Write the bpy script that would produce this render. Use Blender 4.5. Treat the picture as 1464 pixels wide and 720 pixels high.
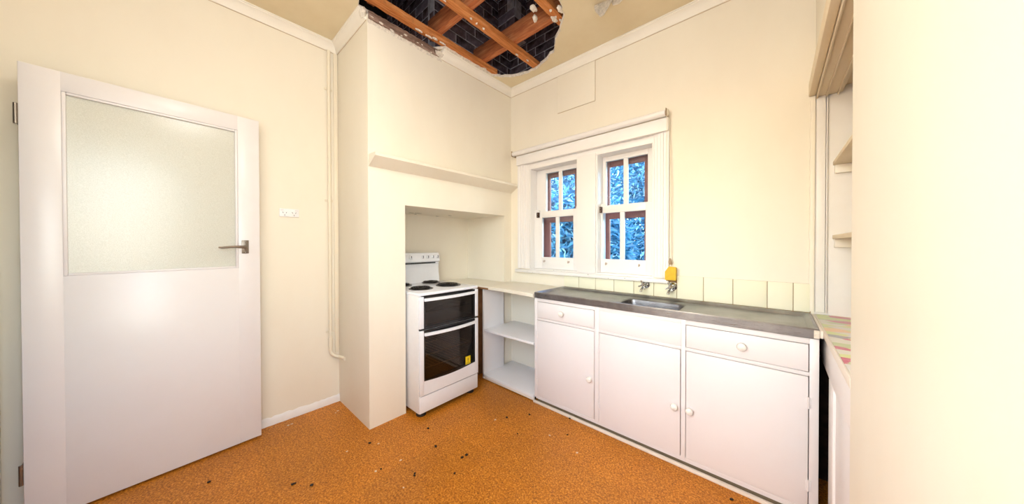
import bpy, bmesh, math, random
from mathutils import Vector, Matrix
from mathutils.geometry import tessellate_polygon
random.seed(7)
for o in list(bpy.data.objects): bpy.data.objects.remove(o)
S = bpy.context.scene
COL = S.collection

# ------------------------------------------------------------------ camera
FPX, YAW, PIT, ROL, CY = 422.387, 0.72898, -0.008418, -0.001719, 352.862
CAM = Vector((2.0756, -2.3106, 1.27))
F = Vector((-math.sin(YAW)*math.cos(PIT), math.cos(YAW)*math.cos(PIT), math.sin(PIT)))
r = Vector((math.cos(YAW), math.sin(YAW), 0)); u = r.cross(F)
r2 = r*math.cos(ROL)+u*math.sin(ROL); u2 = -r*math.sin(ROL)+u*math.cos(ROL)
cd = bpy.data.cameras.new('camera'); cam = bpy.data.objects.new('camera', cd); COL.objects.link(cam)
cd.sensor_width = 36; cd.lens = 36*FPX/1464; cd.shift_y = -(360-CY)/1464; cd.clip_start = .02; cd.clip_end = 200
cam.matrix_world = Matrix(((r2.x, u2.x, -F.x, CAM.x), (r2.y, u2.y, -F.y, CAM.y), (r2.z, u2.z, -F.z, CAM.z), (0, 0, 0, 1)))
S.camera = cam
# ------------------------------------------------------------------ sky, lights, exposure
w = bpy.data.worlds.new('World'); S.world = w; w.use_nodes = True
nt = w.node_tree; bg = nt.nodes['Background']
sky = nt.nodes.new('ShaderNodeTexSky'); sky.sky_type = 'NISHITA'; sky.sun_disc = False
sky.sun_elevation = math.radians(38); sky.sun_rotation = math.radians(200); sky.air_density = 1.3
nt.links.new(sky.outputs[0], bg.inputs[0]); bg.inputs[1].default_value = 1.5
S.view_settings.view_transform = 'Standard'; S.view_settings.look = 'None'
S.view_settings.gamma = 1; S.view_settings.use_curve_mapping = False; S.view_settings.exposure = 0.12
def area(name, loc, rot, sx, sy, power, col):
    l = bpy.data.lights.new(name, 'AREA'); l.shape = 'RECTANGLE'; l.size = sx; l.size_y = sy
    l.energy = power; l.color = col
    o = bpy.data.objects.new(name, l); COL.objects.link(o); o.location = loc; o.rotation_euler = rot
    return o
# key light standing in for daylight, at a window added behind the camera
area('added_key_back', (1.52, -2.80, 1.62), (math.radians(90), 0, 0), 1.2, 1.3, 14, (.96, .982, 1))
# fill light at a second added window, to brighten the left side
area('added_fill_side', (2.21, -2.42, 1.55), (0, math.radians(90), 0), 1.3, .66, 13, (.96, .982, 1))

# ------------------------------------------------------------------ node helpers
def lin(c):
    return tuple(((v/255)/12.92 if v/255 <= .04045 else ((v/255+.055)/1.055)**2.4) for v in c)+(1,)
class MT:
    def __init__(s, name):
        s.m = bpy.data.materials.new(name); s.m.use_nodes = True; s.t = s.m.node_tree
        s.b = s.t.nodes['Principled BSDF']; s.out = s.t.nodes['Material Output']
        s.co = s.t.nodes.new('ShaderNodeTexCoord')
    def n(s, typ, **kw):
        x = s.t.nodes.new('ShaderNode'+typ)
        for k, v in kw.items(): setattr(x, k, v)
        return x
    def l(s, a, b): s.t.links.new(a, b)
    def coord(s, scale=(1, 1, 1), gen='Object'):
        mp = s.n('Mapping'); mp.inputs['Scale'].default_value = scale
        s.l(s.co.outputs[gen], mp.inputs[0]); return mp.outputs[0]
    def noise(s, scale, detail=4, rough=.55, vec=None):
        x = s.n('TexNoise'); x.inputs['Scale'].default_value = scale; x.inputs['Detail'].default_value = detail
        x.inputs['Roughness'].default_value = rough
        s.l(vec if vec is not None else s.coord(), x.inputs['Vector']); return x
    def ramp(s, src, stops, interp='LINEAR'):
        x = s.n('ValToRGB'); e = x.color_ramp.elements; x.color_ramp.interpolation = interp
        while len(e) > len(stops): e.remove(e[-1])
        while len(e) < len(stops): e.new(1)
        for i, (p, c) in enumerate(stops): e[i].position = p; e[i].color = c if len(c) == 4 else tuple(c)+(1,)
        s.l(src, x.inputs[0]); return x.outputs[0]
    def mix(s, fac, a, b, mode='MIX'):
        x = s.n('MixRGB'); x.blend_type = mode
        for i, v in ((0, fac), (1, a), (2, b)):
            if hasattr(v, 'links') or hasattr(v, 'is_linked'): s.l(v, x.inputs[i])
            else: x.inputs[i].default_value = v
        return x.outputs[0]
    def bump(s, src, strength=.2, dist=.002):
        x = s.n('Bump'); x.inputs['Strength'].default_value = strength; x.inputs['Distance'].default_value = dist
        s.l(src, x.inputs['Height']); s.l(x.outputs[0], s.b.inputs['Normal'])
    def col(s, v):
        if hasattr(v, 'is_linked'): s.l(v, s.b.inputs['Base Color'])
        else: s.b.inputs['Base Color'].default_value = v
    def set(s, rough=.5, metal=0, spec=.5):
        s.b.inputs['Roughness'].default_value = rough; s.b.inputs['Metallic'].default_value = metal
        s.b.inputs['Specular IOR Level'].default_value = spec
def paint(name, c, dirt=None, rough=.45, bscale=60, bstr=.15, damt=.25, spec=.4, streak=False):
    m = MT(name); c = lin(c); d = lin(dirt) if dirt else tuple(v*.93 for v in c[:3])+(1,)
    n1 = m.noise(2.3, 5, .6, m.coord((1, 1, .45) if streak else (1, 1, 1)))
    f = m.ramp(n1.outputs[0], [(.42, (0, 0, 0)), (.75, (damt,)*3)])
    base = m.mix(f, c, d)
    m.col(base); m.set(rough, 0, spec)
    n2 = m.noise(bscale, 3, .6); m.bump(n2.outputs[0], bstr, .0015)
    return m.m
def chipped(name, c, chip=(120, 105, 90), rough=.35, thr=.735, scale=26, dirt=None):
    """gloss paint with small worn chips"""
    m = MT(name); c = lin(c)
    n1 = m.noise(3, 4, .6); f = m.ramp(n1.outputs[0], [(.45, (0, 0, 0)), (.8, (.35,)*3)])
    base = m.mix(f, c, lin(dirt) if dirt else tuple(v*.92 for v in c[:3])+(1,))
    n3 = m.noise(scale, 5, .65); g = m.ramp(n3.outputs[0], [(thr, (0, 0, 0)), (thr+.02, (1, 1, 1))])
    m.col(m.mix(g, base, lin(chip))); m.set(rough, 0, .45)
    n2 = m.noise(45, 2, .5); m.bump(n2.outputs[0], .08, .001)
    return m.m
def plain(name, c, rough=.5, metal=0, spec=.5, nz=.06, sc=30):
    m = MT(name); c = lin(c); n1 = m.noise(sc, 3)
    f = m.ramp(n1.outputs[0], [(.35, (0, 0, 0)), (.7, (1, 1, 1))])
    m.col(m.mix(f, c, tuple(v*(1-nz) for v in c[:3])+(1,))); m.set(rough, metal, spec); return m.m

M = {}
M['cream'] = paint('cream_wall_paint', (242, 234.5, 219), (234, 224, 206), .5, 70, .12, .5, .35, True)
M['ceiling'] = paint('ceiling_paint', (232, 217, 184), (218, 199, 160), .6, 40, .12, .6, .3)
M['cornice'] = paint('cornice_paint', (243, 237, 226), (232, 222, 204), .5, 40, .1, .4)
M['trim'] = chipped('window_gloss_paint', (240, 237, 236), (110, 95, 80), .32, .74, 30)
M['sill'] = chipped('chipped_sill_paint', (240, 237, 236), (70, 58, 50), .35, .675, 42)
M['white'] = chipped('cabinet_gloss_paint', (234, 229, 229), (150, 120, 100), .3, .775, 22, (229, 219, 216))
M['door'] = paint('door_gloss_paint', (234, 231, 233), (228, 222, 222), .3, 30, .06, .5, .5)
M['alcove'] = paint('alcove_white_paint', (240, 236, 232), (228, 220, 210), .42, 40, .1, .5)
M['soffit'] = paint('aged_cream_timber', (232, 216, 188), (218, 196, 160), .5, 50, .1, .5)
M['shelfwhite'] = chipped('shelf_gloss_paint', (238, 237, 240), (170, 150, 130), .35, .77, 25)
M['edge'] = chipped('worn_edge_paint', (234, 224, 212), (140, 112, 88), .4, .69, 38)
M['worktop'] = chipped('worn_cream_laminate', (236, 229, 214), (120, 95, 75), .35, .74, 24, (224, 210, 186))
M['conduit'] = paint('conduit_paint', (238, 228, 208), (226, 212, 188), .4, 40, .08)
M['enamel'] = plain('white_enamel', (240, 241, 246), .18, 0, .5, .02)
M['enamel_side'] = plain('white_painted_steel', (236, 234, 234), .3, 0, .5, .03)
M['black_glass'] = plain('black_enamel', (16, 15, 18), .12, 0, .5)
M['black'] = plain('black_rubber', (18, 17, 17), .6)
M['coil'] = plain('burner_coil', (38, 33, 30), .45, .4)
M['bowl'] = plain('burner_dish', (52, 46, 40), .3, .6)
M['chrome'] = plain('chrome', (205, 208, 212), .14, 1)
M['bronze'] = plain('dull_metal', (135, 125, 115), .35, .85)
M['rack'] = plain('rack_wire', (215, 190, 150), .3, .6)
M['cavity'] = plain('oven_cavity', (92, 84, 76), .35)
M['wiregrill'] = plain('bright_wire', (225, 222, 215), .2, .7)
M['knob'] = plain('white_porcelain_knob', (240, 235, 228), .2)
M['hinge'] = plain('painted_hinge', (234, 229, 229), .4)
M['lockmetal'] = plain('dark_lock_metal', (70, 50, 45), .4, .5)
M['pink_hook'] = plain('hook_metal', (205, 188, 178), .4, .4)
M['yellow'] = plain('yellow_plastic', (232, 186, 30), .5, 0, .4, .15, 60)
M['yellow_dark'] = plain('yellow_card_edge', (120, 90, 20), .6)
M['beige_knob'] = plain('aged_beige_plastic', (176, 150, 120), .5)
M['sticker'] = plain('yellow_sticker', (245, 214, 20), .5)
M['print'] = plain('black_print', (30, 28, 20), .6)
M['outlet'] = plain('white_plastic', (246, 246, 248), .3)
M['slot'] = plain('grey_slot', (70, 72, 90), .6)
M['darkwood'] = plain('rotten_wood_gap_shade', (52, 38, 30), .8, 0, .2, .5, 25)
M['plaster'] = plain('broken_plaster', (236, 226, 212), .9, 0, .2, .3, 60)
M['crumb'] = plain('dark_crumb', (34, 22, 14), .8)
M['flake'] = plain('white_flake', (220, 200, 170), .8)
M['brown_frame'] = paint('red_brown_frame_paint', (172, 100, 88), (150, 84, 74), .45, 40, .1, .6)
M['bark'] = plain('bark', (70, 60, 55), .9, 0, .2, .4, 12)
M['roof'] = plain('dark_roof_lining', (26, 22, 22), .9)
M['concrete'] = plain('outside_ground', (110, 120, 110), .9)
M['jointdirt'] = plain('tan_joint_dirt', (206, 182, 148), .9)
M['toe_shade'] = plain('toe_shadow_tone', (128, 112, 88), .7)  # shadow of the toe gap put into the board colour
M['brown_panel'] = plain('bare_brown_timber', (150, 104, 66), .7, 0, .3, .25, 18)

def cork():
    m = MT('cork_floor'); v = m.coord()
    a = m.noise(115, 3, .75, v); b = m.noise(300, 2, .6, v); big = m.noise(1.6, 4, .6, v)
    c1 = m.ramp(a.outputs[0], [(.30, lin((108, 60, 12))), (.45, lin((178, 107, 26))), (.56, lin((205, 129, 38))), (.72, lin((240, 176, 76)))])
    vo = m.n('TexVoronoi'); vo.inputs['Scale'].default_value = 95; m.l(v, vo.inputs['Vector'])
    sp = m.ramp(vo.outputs['Distance'], [(.10, (1, 1, 1)), (.2, (0, 0, 0))])
    se = m.n('SeparateColor'); m.l(vo.outputs['Color'], se.inputs[0])
    pick = m.ramp(se.outputs[0], [(.82, (0, 0, 0)), (.86, (1, 1, 1))])
    fac = m.mix(1.0, sp, pick, 'MULTIPLY')
    c2 = m.mix(fac, c1, lin((84, 40, 14)))
    # square cork tiles, each a touch different
    br = m.n('TexBrick'); br.offset = 0; br.inputs['Scale'].default_value = 1; br.inputs['Mortar Size'].default_value = .0009
    br.inputs['Brick Width'].default_value = .305; br.inputs['Row Height'].default_value = .305; br.inputs['Bias'].default_value = 0
    br.inputs['Color1'].default_value = (.86, .86, .86, 1); br.inputs['Color2'].default_value = (1.08, 1.05, 1.0, 1); br.inputs['Mortar'].default_value = (.72, .68, .62, 1)
    m.l(v, br.inputs['Vector'])
    c3 = m.mix(.55, c2, br.outputs[0], 'MULTIPLY')
    wear = m.ramp(big.outputs[0], [(.35, (.82, .78, .74)), (.65, (1.1, 1.08, 1.04))])
    m.col(m.mix(.6, c3, wear, 'MULTIPLY')); m.set(.42, 0, .35); m.bump(b.outputs[0], .25, .001)
    return m.m
M['cork'] = cork()
def steel():
    m = MT('brushed_stainless'); v = m.coord((3, 90, 90))
    n = m.noise(6, 3, .6, v); n2 = m.noise(5, 4, .6)
    c = m.ramp(n2.outputs[0], [(.35, lin((136, 134, 138))), (.7, lin((172, 171, 175)))])
    m.col(c); m.set(.3, 1)
    m.l(m.ramp(n.outputs[0], [(.3, (.25,)*3), (.7, (.38,)*3)]), m.b.inputs['Roughness'])
    m.bump(n.outputs[0], .04, .0005); return m.m
M['steel'] = steel()
def timber(name, c1, c2, c3, axis):
    m = MT(name); sc = [26, 26, 26]; sc[axis] = 2.2
    n = m.noise(2.2, 6, .65, m.coord(tuple(sc))); n2 = m.noise(9, 4, .6)
    a = m.ramp(n.outputs[0], [(.3, lin(c1)), (.5, lin(c2)), (.72, lin(c3))])
    d = m.ramp(n2.outputs[0], [(.6, (0, 0, 0)), (.72, (.45,)*3)])
    m.col(m.mix(d, a, lin((96, 66, 50)))); m.set(.75, 0, .25); m.bump(n.outputs[0], .3, .002); return m.m
M['batten'] = timber('hardwood_batten', (150, 84, 42), (196, 122, 66), (224, 158, 100), 1)
M['joist'] = timber('hardwood_joist', (138, 74, 46), (182, 108, 66), (212, 146, 98), 0)
M['plate'] = timber('weathered_plate', (84, 66, 58), (134, 108, 94), (186, 162, 148), 1)
def brickmat():
    m = MT('sooty_brick'); oi = m.n('ObjectInfo'); n = m.noise(14, 5, .65)
    a = m.ramp(oi.outputs['Random'], [(0, lin((62, 44, 40))), (.55, lin((112, 78, 68))), (.8, lin((130, 106, 108))), (1, lin((196, 182, 204)))])
    m.col(m.mix(.6, a, m.ramp(n.outputs[0], [(.38, lin((36, 27, 28))), (.68, lin((170, 152, 166)))]))); m.set(.85, 0, .2)
    m.bump(n.outputs[0], .5, .004); return m.m
M['brick'] = brickmat(); M['mortar'] = plain('sooty_mortar', (236, 230, 238), .95, 0, .1, .4, 20)
def tilemat():
    m = MT('cream_glazed_tile'); oi = m.n('ObjectInfo')
    m.col(m.ramp(oi.outputs['Random'], [(0, lin((238, 233, 204))), (.5, lin((243, 238, 214))), (1, lin((235, 234, 208)))]))
    m.set(.5, 0, .35); n = m.noise(12, 2); m.bump(n.outputs[0], .05, .001); return m.m
M['tile'] = tilemat(); M['grout'] = plain('brown_grout', (168, 140, 104), .9)
def vinyl():
    m = MT('patchwork_vinyl'); v = m.coord((11, 24, 1))
    vo = m.n('TexVoronoi'); vo.feature = 'F1'; vo.inputs['Scale'].default_value = 1.0; vo.inputs['Randomness'].default_value = .75
    nz = m.noise(3, 3, .6, v); mp = m.mix(.12, v, nz.outputs[1]); m.l(mp, vo.inputs['Vector'])
    se = m.n('SeparateColor'); m.l(vo.outputs['Color'], se.inputs[0])
    c = m.ramp(se.outputs[0], [(0, lin((226, 222, 212))), (.2, lin((206, 96, 128))), (.34, lin((214, 222, 150))), (.48, lin((222, 220, 216))),
        (.6, lin((150, 150, 160))), (.7, lin((238, 196, 150))), (.8, lin((232, 228, 216))), (.9, lin((196, 206, 160)))], 'CONSTANT')
    c = m.mix(m.ramp(nz.outputs[0], [(.35, (0, 0, 0)), (.7, (.25,)*3)]), c, lin((232, 224, 214)))
    m.col(c); m.set(.3, 0, .45); return m.m
M['vinyl'] = vinyl()
def glass(name, tint, trans_rough=None, refl=.06):
    m = MT(name); m.t.nodes.remove(m.b)
    tr = m.n('BsdfTransparent'); tr.inputs[0].default_value = tint
    gl = m.n('BsdfGlossy'); gl.inputs['Roughness'].default_value = .03
    fr = m.n('Fresnel'); fr.inputs[0].default_value = 1.45
    nz = m.noise(4, 2); bp = m.n('Bump'); bp.inputs['Strength'].default_value = .02; m.l(nz.outputs[0], bp.inputs['Height']); m.l(bp.outputs[0], gl.inputs['Normal'])
    mx = m.n('MixShader'); m.l(fr.outputs[0], mx.inputs[0]); m.l(tr.outputs[0], mx.inputs[1]); m.l(gl.outputs[0], mx.inputs[2])
    m.l(mx.outputs[0], m.out.inputs[0]); return m.m
M['pane'] = glass('window_glass', (.86, .95, 1.0, 1)); M['clear_pane'] = glass('clear_window_glass', (.97, .97, .96, 1))
M['oven_glass'] = glass('smoked_oven_glass', (.55, .50, .46, 1))
def frosted():
    m = MT('obscure_door_glass'); m.t.nodes.remove(m.b)
    df = m.n('BsdfDiffuse'); tl = m.n('BsdfTranslucent'); gl = m.n('BsdfGlossy'); gl.inputs['Roughness'].default_value = .22
    vo = m.noise(260, 2, .5); c = m.ramp(vo.outputs[0], [(.3, lin((232, 233, 224))), (.7, lin((246, 247, 240)))])
    m.l(c, df.inputs[0]); m.l(c, tl.inputs[0])
    bp = m.n('Bump'); bp.inputs['Strength'].default_value = .2; bp.inputs['Distance'].default_value = .001; m.l(vo.outputs[0], bp.inputs['Height'])
    for x in (df, tl, gl): m.l(bp.outputs[0], x.inputs['Normal'])
    a = m.n('MixShader'); a.inputs[0].default_value = .35; m.l(df.outputs[0], a.inputs[1]); m.l(tl.outputs[0], a.inputs[2])
    b = m.n('MixShader'); b.inputs[0].default_value = .06; m.l(a.outputs[0], b.inputs[1]); m.l(gl.outputs[0], b.inputs[2])
    m.l(b.outputs[0], m.out.inputs[0]); return m.m
M['frosted'] = frosted()
def leafmat():
    m = MT('blue_green_leaf'); m.t.nodes.remove(m.b); g = m.n('NewGeometry')
    c = m.ramp(g.outputs['Random Per Island'], [(0, lin((46, 112, 150))), (.45, lin((74, 154, 190))), (.8, lin((110, 188, 218))), (1, lin((170, 222, 245)))])
    df = m.n('BsdfDiffuse'); tl = m.n('BsdfTranslucent'); m.l(c, df.inputs[0]); m.l(c, tl.inputs[0])
    gl = m.n('BsdfGlossy'); gl.inputs['Roughness'].default_value = .35
    a = m.n('MixShader'); a.inputs[0].default_value = .4; m.l(df.outputs[0], a.inputs[1]); m.l(tl.outputs[0], a.inputs[2])
    b = m.n('MixShader'); b.inputs[0].default_value = .12; m.l(a.outputs[0], b.inputs[1]); m.l(gl.outputs[0], b.inputs[2])
    m.l(b.outputs[0], m.out.inputs[0]); return m.m
M['leaf'] = leafmat()

# ------------------------------------------------------------------ mesh helpers
WOFF = {}
def off(o): return WOFF.get(o.name, Vector((0, 0, 0))) if o else Vector((0, 0, 0))
def link(name, me, parent=None):
    o = bpy.data.objects.new(name, me); COL.objects.link(o)
    if parent: o.parent = parent
    return o
def empty(name, loc, label=None, cat=None, group=None, kind=None):
    o = bpy.data.objects.new(name, None); COL.objects.link(o); o.location = loc; o.empty_display_size = .05
    WOFF[o.name] = Vector(loc); tag(o, label, cat, group, kind); return o
def tag(o, label=None, cat=None, group=None, kind=None):
    for k, v in (('label', label), ('category', cat), ('group', group), ('kind', kind)):
        if v: o[k] = v
    return o
class B:
    """collects shapes given in world metres; build() links ONE mesh object"""
    def __init__(s): s.bm = bmesh.new(); s.xf = None
    def v(s, p): return s.bm.verts.new(p)
    def box(s, x0, x1, y0, y1, z0, z1, bev=0, seg=2):
        x0, x1 = min(x0, x1), max(x0, x1); y0, y1 = min(y0, y1), max(y0, y1); z0, z1 = min(z0, z1), max(z0, z1)
        t = bmesh.new(); bmesh.ops.create_cube(t, size=1)
        for q in t.verts: q.co = Vector(((x0+x1)/2+q.co.x*(x1-x0), (y0+y1)/2+q.co.y*(y1-y0), (z0+z1)/2+q.co.z*(z1-z0)))
        if bev: bmesh.ops.bevel(t, geom=t.edges[:], offset=min(bev, .49*min(x1-x0, y1-y0, z1-z0)), segments=seg, profile=.5, affect='EDGES')
        return s.add(t)
    def add(s, t):
        mp = {q: s.bm.verts.new(q.co) for q in t.verts}
        for f in t.faces:
            try: s.bm.faces.new([mp[q] for q in f.verts])
            except ValueError: pass
        t.free(); return s
    def prism(s, pts, axis, a, b):
        """2D outline extruded along axis (pts in the two other axes, cyclic order xyz without axis)"""
        def mk(p, t):
            q = [0, 0, 0]; k = [i for i in range(3) if i != axis]; q[k[0]], q[k[1]] = p; q[axis] = t; return q
        A = [s.v(mk(p, a)) for p in pts]; Bv = [s.v(mk(p, b)) for p in pts]; n = len(pts)
        s.bm.faces.new(A); s.bm.faces.new(Bv[::-1])
        for i in range(n): s.bm.faces.new([A[i], A[(i+1) % n], Bv[(i+1) % n], Bv[i]])
        return s
    def loops(s, L, close_start=True, close_end=True):
        R = [[s.v(p) for p in l] for l in L]; n = len(R[0])
        for a, b in zip(R, R[1:]):
            for i in range(n): s.bm.faces.new([a[i], a[(i+1) % n], b[(i+1) % n], b[i]])
        if close_start: s.bm.faces.new(R[0][::-1])
        if close_end: s.bm.faces.new(R[-1])
        return s
    def lathe(s, c, d, prof, n=20):
        """prof: (distance along d, radius)"""
        d = Vector(d).normalized(); c = Vector(c); a = d.orthogonal().normalized(); b = d.cross(a)
        return s.loops([[c+d*h+(a*math.cos(2*math.pi*i/n)+b*math.sin(2*math.pi*i/n))*max(rr, 1e-4) for i in range(n)] for h, rr in prof])
    def tube(s, pts, rad, n=10):
        pts = [Vector(p) for p in pts]; L = []; up = None
        rads = rad if isinstance(rad, (list, tuple)) else [rad]*len(pts)
        for i, p in enumerate(pts):
            t = (pts[min(i+1, len(pts)-1)]-pts[max(i-1, 0)]).normalized()
            if up is None: up = t.orthogonal().normalized()
            up = (up-t*up.dot(t)).normalized(); sd = t.cross(up)
            L.append([p+(up*math.cos(2*math.pi*k/n)+sd*math.sin(2*math.pi*k/n))*rads[i] for k in range(n)])
        return s.loops(L)
    def build(s, name, mat, parent=None, smooth=True, ang=35, xf=None):
        bmesh.ops.recalc_face_normals(s.bm, faces=s.bm.faces[:])
        if xf is not None: bmesh.ops.transform(s.bm, matrix=xf, verts=s.bm.verts[:])
        P = off(parent)
        if parent is None or True:
            vs = s.bm.verts
            lo = Vector((min(v.co.x for v in vs), min(v.co.y for v in vs), min(v.co.z for v in vs)))
            hi = Vector((max(v.co.x for v in vs), max(v.co.y for v in vs), max(v.co.z for v in vs)))
            org = Vector(((lo.x+hi.x)/2, (lo.y+hi.y)/2, lo.z))
        for v in s.bm.verts: v.co -= org
        me = bpy.data.meshes.new(name); s.bm.to_mesh(me); s.bm.free()
        for m in (mat if isinstance(mat, (list, tuple)) else [mat]): me.materials.append(m if not isinstance(m, str) else M[m])
        if smooth: me.shade_smooth(); me.set_sharp_from_angle(angle=math.radians(ang))
        o = link(name, me, parent); o.location = org-P; WOFF[o.name] = org
        return o
def box(name, x0, x1, y0, y1, z0, z1, mat, parent=None, bev=.002, xf=None):
    return B().box(x0, x1, y0, y1, z0, z1, bev).build(name, mat, parent, xf=xf)
def struct(o): o['kind'] = 'structure'; return o
def grid_wall(name, axis, n0, n1, ub, vb, holes, mat, parent=None):
    """solid slab between n0 and n1 along axis, pierced by holes (u0,u1,v0,v1); u is the other horizontal axis, v is z"""
    b = B(); cache = {}
    def pt(uu, vv, n):
        k = (round(uu, 5), round(vv, 5), round(n, 5))
        if k not in cache: cache[k] = b.v((n, uu, vv) if axis == 0 else (uu, n, vv))
        return cache[k]
    def solid(i, j):
        if not (0 <= i < len(ub)-1 and 0 <= j < len(vb)-1): return False
        cu = (ub[i]+ub[i+1])/2; cv = (vb[j]+vb[j+1])/2
        return not any(h[0] < cu < h[1] and h[2] < cv < h[3] for h in holes)
    for i in range(len(ub)-1):
        for j in range(len(vb)-1):
            if not solid(i, j): continue
            a, c, d, e = ub[i], ub[i+1], vb[j], vb[j+1]
            for n in (n0, n1): b.bm.faces.new([pt(a, d, n), pt(c, d, n), pt(c, e, n), pt(a, e, n)])
            for di, dj, (p, q) in ((-1, 0, ((a, d), (a, e))), (1, 0, ((c, d), (c, e))), (0, -1, ((a, d), (c, d))), (0, 1, ((a, e), (c, e)))):
                if not solid(i+di, j+dj): b.bm.faces.new([pt(*p, n0), pt(*q, n0), pt(*q, n1), pt(*p, n1)])
    return b.build(name, mat, parent, smooth=False)
def lump(name, c, s, mat, parent, seed=0, n=2):
    rnd = random.Random(seed); t = bmesh.new(); bmesh.ops.create_icosphere(t, subdivisions=n, radius=1)
    for q in t.verts: k = rnd.uniform(.72, 1.15); q.co = Vector((c[0]+q.co.x*s[0]*k, c[1]+q.co.y*s[1]*k, c[2]+q.co.z*s[2]*k))
    return B().add(t).build(name, mat, parent, smooth=False)
def rrect(x0, x1, y0, y1, rad, z, n=6):
    out = []
    for cx, cy, a0 in ((x1-rad, y1-rad, 0), (x0+rad, y1-rad, 90), (x0+rad, y0+rad, 180), (x1-rad, y0+rad, 270)):
        for k in range(n+1):
            a = math.radians(a0+90*k/n); out.append((cx+rad*math.cos(a), cy+rad*math.sin(a), z))
    return out

# ================================================================== THE SETTING
XL, XR, YB, ZC = -.58, 2.235, -2.87, 2.87        # left wall, right wall, back wall, ceiling
fl = struct(box('floor', -.8, 2.95, -3.1, .3, -.08, 0, 'cork', bev=0)); 
struct(grid_wall('wall_left', 0, -.72, XL, [-2.99, .02], [0, 2.97], [], M['cream']))
wc = struct(grid_wall('wall_chimney', 0, XL, 0, [-1.458, -1.19, -.105, 0], [0, 1.565, 2.84], [(-1.19, -.105, -1, 1.565)], M['cream']))
WX = [-.72, .25, .785, .955, 1.405, 2.222]
ww = struct(grid_wall('wall_window', 1, 0, .26, [-.72, .25, 1.405, 2.2345], [0, 1.03, 2.05, 2.97], [(.25, 1.405, 1.03, 2.05)], M['cream']))
struct(grid_wall('wall_right', 0, XR, 2.335, [-2.99, -2.80, -2.05, -1.05, .004], [0, .85, 2.085, 2.25, 2.97], [(-1.05, 1, -1, 2.085), (-2.80, -2.05, .85, 2.25)], M['cream']))
struct(grid_wall('wall_back', 1, YB-.12, YB, [-.72, -.43, .41, .92, 2.12, 2.95], [0, .95, 2.11, 2.28, 2.97], [(-.43, .41, -1, 2.11), (.92, 2.12, .95, 2.28)], M['cream']))
# hall beyond the doorway
b = B(); b.box(-.80, -.72, -4.3, -2.99, 0, 2.97).box(.72, .80, -4.3, -2.99, 0, 2.97).box(-.72, .72, -4.3, -4.22, 0, 2.97); struct(b.build('wall_hall', 'cream'))
struct(box('floor_hall', -.8, .8, -4.3, -3.1, -.08, 0, 'cork', bev=0)); struct(box('ceiling_hall', -.8, .8, -4.3, -3.1, 2.884, 2.95, 'ceiling', bev=0))
# alcove beyond the right wall
struct(grid_wall('wall_alcove_end', 1, .004, .26, [2.235, 2.95], [0, 2.97], [], M['alcove']))
struct(grid_wall('wall_alcove_back', 0, 2.82, 2.95, [-1.15, .004], [0, 2.97], [], M['alcove']))
struct(grid_wall('wall_alcove_near', 1, -1.17, -1.06, [2.335, 2.82], [0, 2.97], [], M['alcove']))
struct(box('ceiling_alcove', 2.335, 2.82, -1.06, .004, 2.10, 2.13, 'soffit', bev=0))

# ---- ceiling with the ragged hole
hole = [(-.03, -1.50), (-.045, -1.35), (-.045, -.93), (.0, -.90), (.055, -.862), (.056, -.6), (.06, -.342), (.122, -.259), (.21, -.188), (.31, -.155), (.42, -.135), (.49, -.15),
        (.555, -.181), (.679, -.235), (.74, -.29), (.802, -.35), (.87, -.40), (.931, -.476), (.977, -.521), (.99, -.60), (1.01, -.647), (1.03, -.75), (.98, -.90), (1.02, -1.05), (.93, -1.22),
        (.80, -1.40), (.62, -1.52), (.45, -1.60), (.28, -1.56), (.12, -1.58)]
def ragged(poly, step=.03, amp=.010):
    out = []
    for i, p in enumerate(poly):
        q = poly[(i+1) % len(poly)]; d = math.dist(p, q); n = max(1, int(d/step))
        for k in range(n):
            t = k/n; a = amp if not (p[0] < .07 and q[0] < .07 and p[1] > -.93) else .002
            out.append((p[0]+(q[0]-p[0])*t+random.uniform(-a, a), p[1]+(q[1]-p[1])*t+random.uniform(-a, a)))
    return out
hp = ragged(hole)
outer = [(-.72, -2.99), (2.95, -2.99), (2.95, .26), (-.72, .26)]
def ceiling():
    b = B(); allp = outer+hp
    tris = tessellate_polygon([[Vector((x, y, 0)) for x, y in outer], [Vector((x, y, 0)) for x, y in hp]])
    lo = [b.v((x, y, ZC)) for x, y in allp]; hi = [b.v((x, y, ZC+.014)) for x, y in allp]
    for t in tris:
        b.bm.faces.new([lo[i] for i in t]); b.bm.faces.new([hi[i] for i in t][::-1])
    n0 = len(outer); n = len(hp)
    for i in range(n):
        b.bm.faces.new([lo[n0+i], lo[n0+(i+1) % n], hi[n0+(i+1) % n], hi[n0+i]])
    return b.build('ceiling', 'ceiling', smooth=False)
cl = struct(ceiling())
def rim():
    """white crumbling edge of plaster left around the hole"""
    b = B(); n = len(hp); L = []
    for i in range(n):
        p, q, o_ = Vector(hp[i]), Vector(hp[(i+1) % n]), Vector(hp[i-1])
        t = (q-o_).normalized(); nv = Vector((t.y, -t.x)); 
        wd = random.uniform(.002, .008); dz = random.uniform(.002, .006); ins = random.uniform(.001, .006)
        a, c = p+nv*wd, p-nv*ins
        L.append([(a.x, a.y, ZC-.0008), (p.x, p.y, ZC-dz), (c.x, c.y, ZC+.004), (c.x, c.y, ZC+.018), (a.x, a.y, ZC+.02)])
    L.append(L[0]); return b.loops(L, False, False).build('broken_plaster_edge', 'plaster', cl)
rim()
def flap(pts, name='peeling_paint_flap'):
    """curled flap of paint hanging from the ceiling: pts rows (left, right) from root to tip"""
    b = B(); rows = [[b.v(p) for p in rr] for rr in pts]
    for a, c in zip(rows, rows[1:]): b.bm.faces.new([a[0], a[1], c[1], c[0]])
    f = b.bm.faces[:]; bmesh.ops.solidify(b.bm, geom=f, thickness=.0015)
    return b.build(name, 'plaster', cl)
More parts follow.
